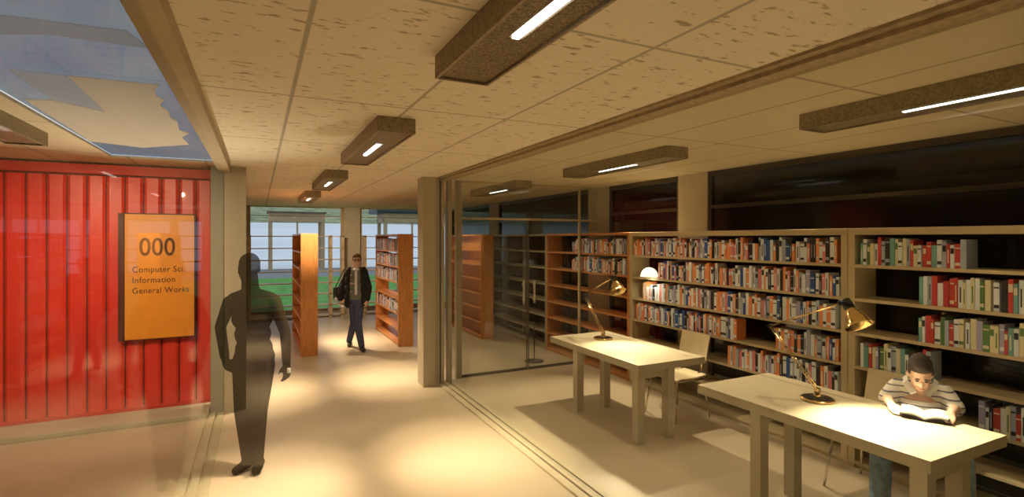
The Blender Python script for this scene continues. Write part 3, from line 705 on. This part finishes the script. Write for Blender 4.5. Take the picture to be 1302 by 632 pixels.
# striped polo
def stripe_mat():
    m = bpy.data.materials.new('striped_cotton'); m.use_nodes = True; n = m.node_tree; bb = n.nodes['Principled BSDF']; bb.inputs['Roughness'].default_value = .85
    t = n.nodes.new('ShaderNodeTexCoord'); w = n.nodes.new('ShaderNodeTexWave'); w.bands_direction = 'Z'; w.inputs['Scale'].default_value = 8.5; w.inputs['Distortion'].default_value = 1.2; w.inputs['Detail'].default_value = 1
    r_ = n.nodes.new('ShaderNodeValToRGB'); e = r_.color_ramp.elements; e[0].position = .84; e[0].color = (.80, .78, .74, 1); e[1].position = .9; e[1].color = (.13, .15, .22, 1)
    n.links.new(t.outputs['Object'], w.inputs[0]); n.links.new(w.outputs[0], r_.inputs[0]); n.links.new(r_.outputs[0], bb.inputs['Base Color']); return m
def s_shirt(b):
    for z, y, rx, ry in ((.82, -.02, .155, .085), (.74, -.02, .165, .105), (.63, .0, .158, .11), (.53, .02, .155, .12)): b.ball((0, y, z), (rx, ry, .09), 24)
    capsule(b, (-.13, -.02, .855), (.13, -.02, .855), .052, .052)
    for s in (-1, 1): chain(b, [((s*.135, -.02, .84), .058), ((s*.178, -.11, .78), .058)])
polo = blob(s_shirt, 'polo_shirt', stripe_mat(), sm, .009, 3)
COLL = mat('collar_white', (.78, .77, .74), .8)
b = MB()
for s in (-1, 1):
    P = [(s*.075, .03, .925), (s*.068, -.07, .915), (s*.02, -.142, .85), (s*.050, -.145, .832), (s*.098, -.085, .885), (s*.098, .03, .905)]
    v = [b.bm.verts.new(p) for p in P]; w = [b.bm.verts.new((p[0], p[1]-.004, p[2]+.006)) for p in P]
    b.bm.faces.new(v); b.bm.faces.new(w[::-1])
    for i in range(6): b.bm.faces.new((v[i], v[(i+1) % 6], w[(i+1) % 6], w[i]))
b.build('collar', COLL, polo)
def s_jeans(b):
    b.ball((0, .03, .53), (.17, .13, .10), 22)
    for s in (-1, 1): chain(b, [((s*.09, .0, .51), .085), ((s*.205, -.34, .50), .066), ((s*.215, -.36, .12), .060)])
blob(s_jeans, 'jeans', mat('blue_denim', (.32, .48, .70), .85, var=.3, vscale=25), sm, .010, 3)
b = MB()
def s_shoes(b):
    for s in (-1, 1): capsule(b, (s*.215, -.35, .045), (s*.235, -.50, .038), .042, .036)
blob(s_shoes, 'shoes', SHOE, sm, .009, 2)
def s_hair(b):
    hair_on(b, hframe(hc, .93, fdir, .92))
blob(s_hair, 'hair', mat('dark_hair', (.035, .026, .022), .75, var=.4, vscale=80), sm, .007, 2)
face_marks(hframe(hc, .93, fdir, .92), sm, mat('dark_hair', (0, 0, 0)))
# the book he reads
ob = empty('open_book', (BX, BY, 0), phi-PI/2); tag(ob, 'open dark-covered book held by the seated man at the table edge', 'book')
b = MB()
def leaf(b, s, dz, th, e, mi):
    n = 6; P = []
    for i in range(n+1):
        x = (.02+s*(i/n)*(.118+e)); z = .765+dz+.018*(i/n)+.012*math.sin(i/n*PI); P.append((x, z))
    for (xa, za), (xb, zb) in zip(P[:-1], P[1:]):
        v = [b.bm.verts.new(p) for p in ((xa, -.42-e, za-.0+.0), (xb, -.42-e, zb), (xb, -.24+e, zb+.0), (xa, -.24+e, za), (xa, -.42-e, za-th), (xb, -.42-e, zb-th), (xb, -.24+e, zb-th), (xa, -.24+e, za-th))]
        for q in ((0, 1, 2, 3), (4, 7, 6, 5), (0, 4, 5, 1), (2, 6, 7, 3), (1, 5, 6, 2), (3, 7, 4, 0)): b.bm.faces.new([v[i] for i in q])
bc = MB(); leaf(bc, -1, -.012, .004, .008, 0); leaf(bc, 1, -.012, .004, .008, 0); bc.build('cover', mat('cover_dark', (.03, .03, .035), .5), ob)
bp2 = MB(); leaf(bp2, -1, 0, .011, 0, 0); leaf(bp2, 1, 0, .011, 0, 0); bp2.build('pages', PAGE, ob)
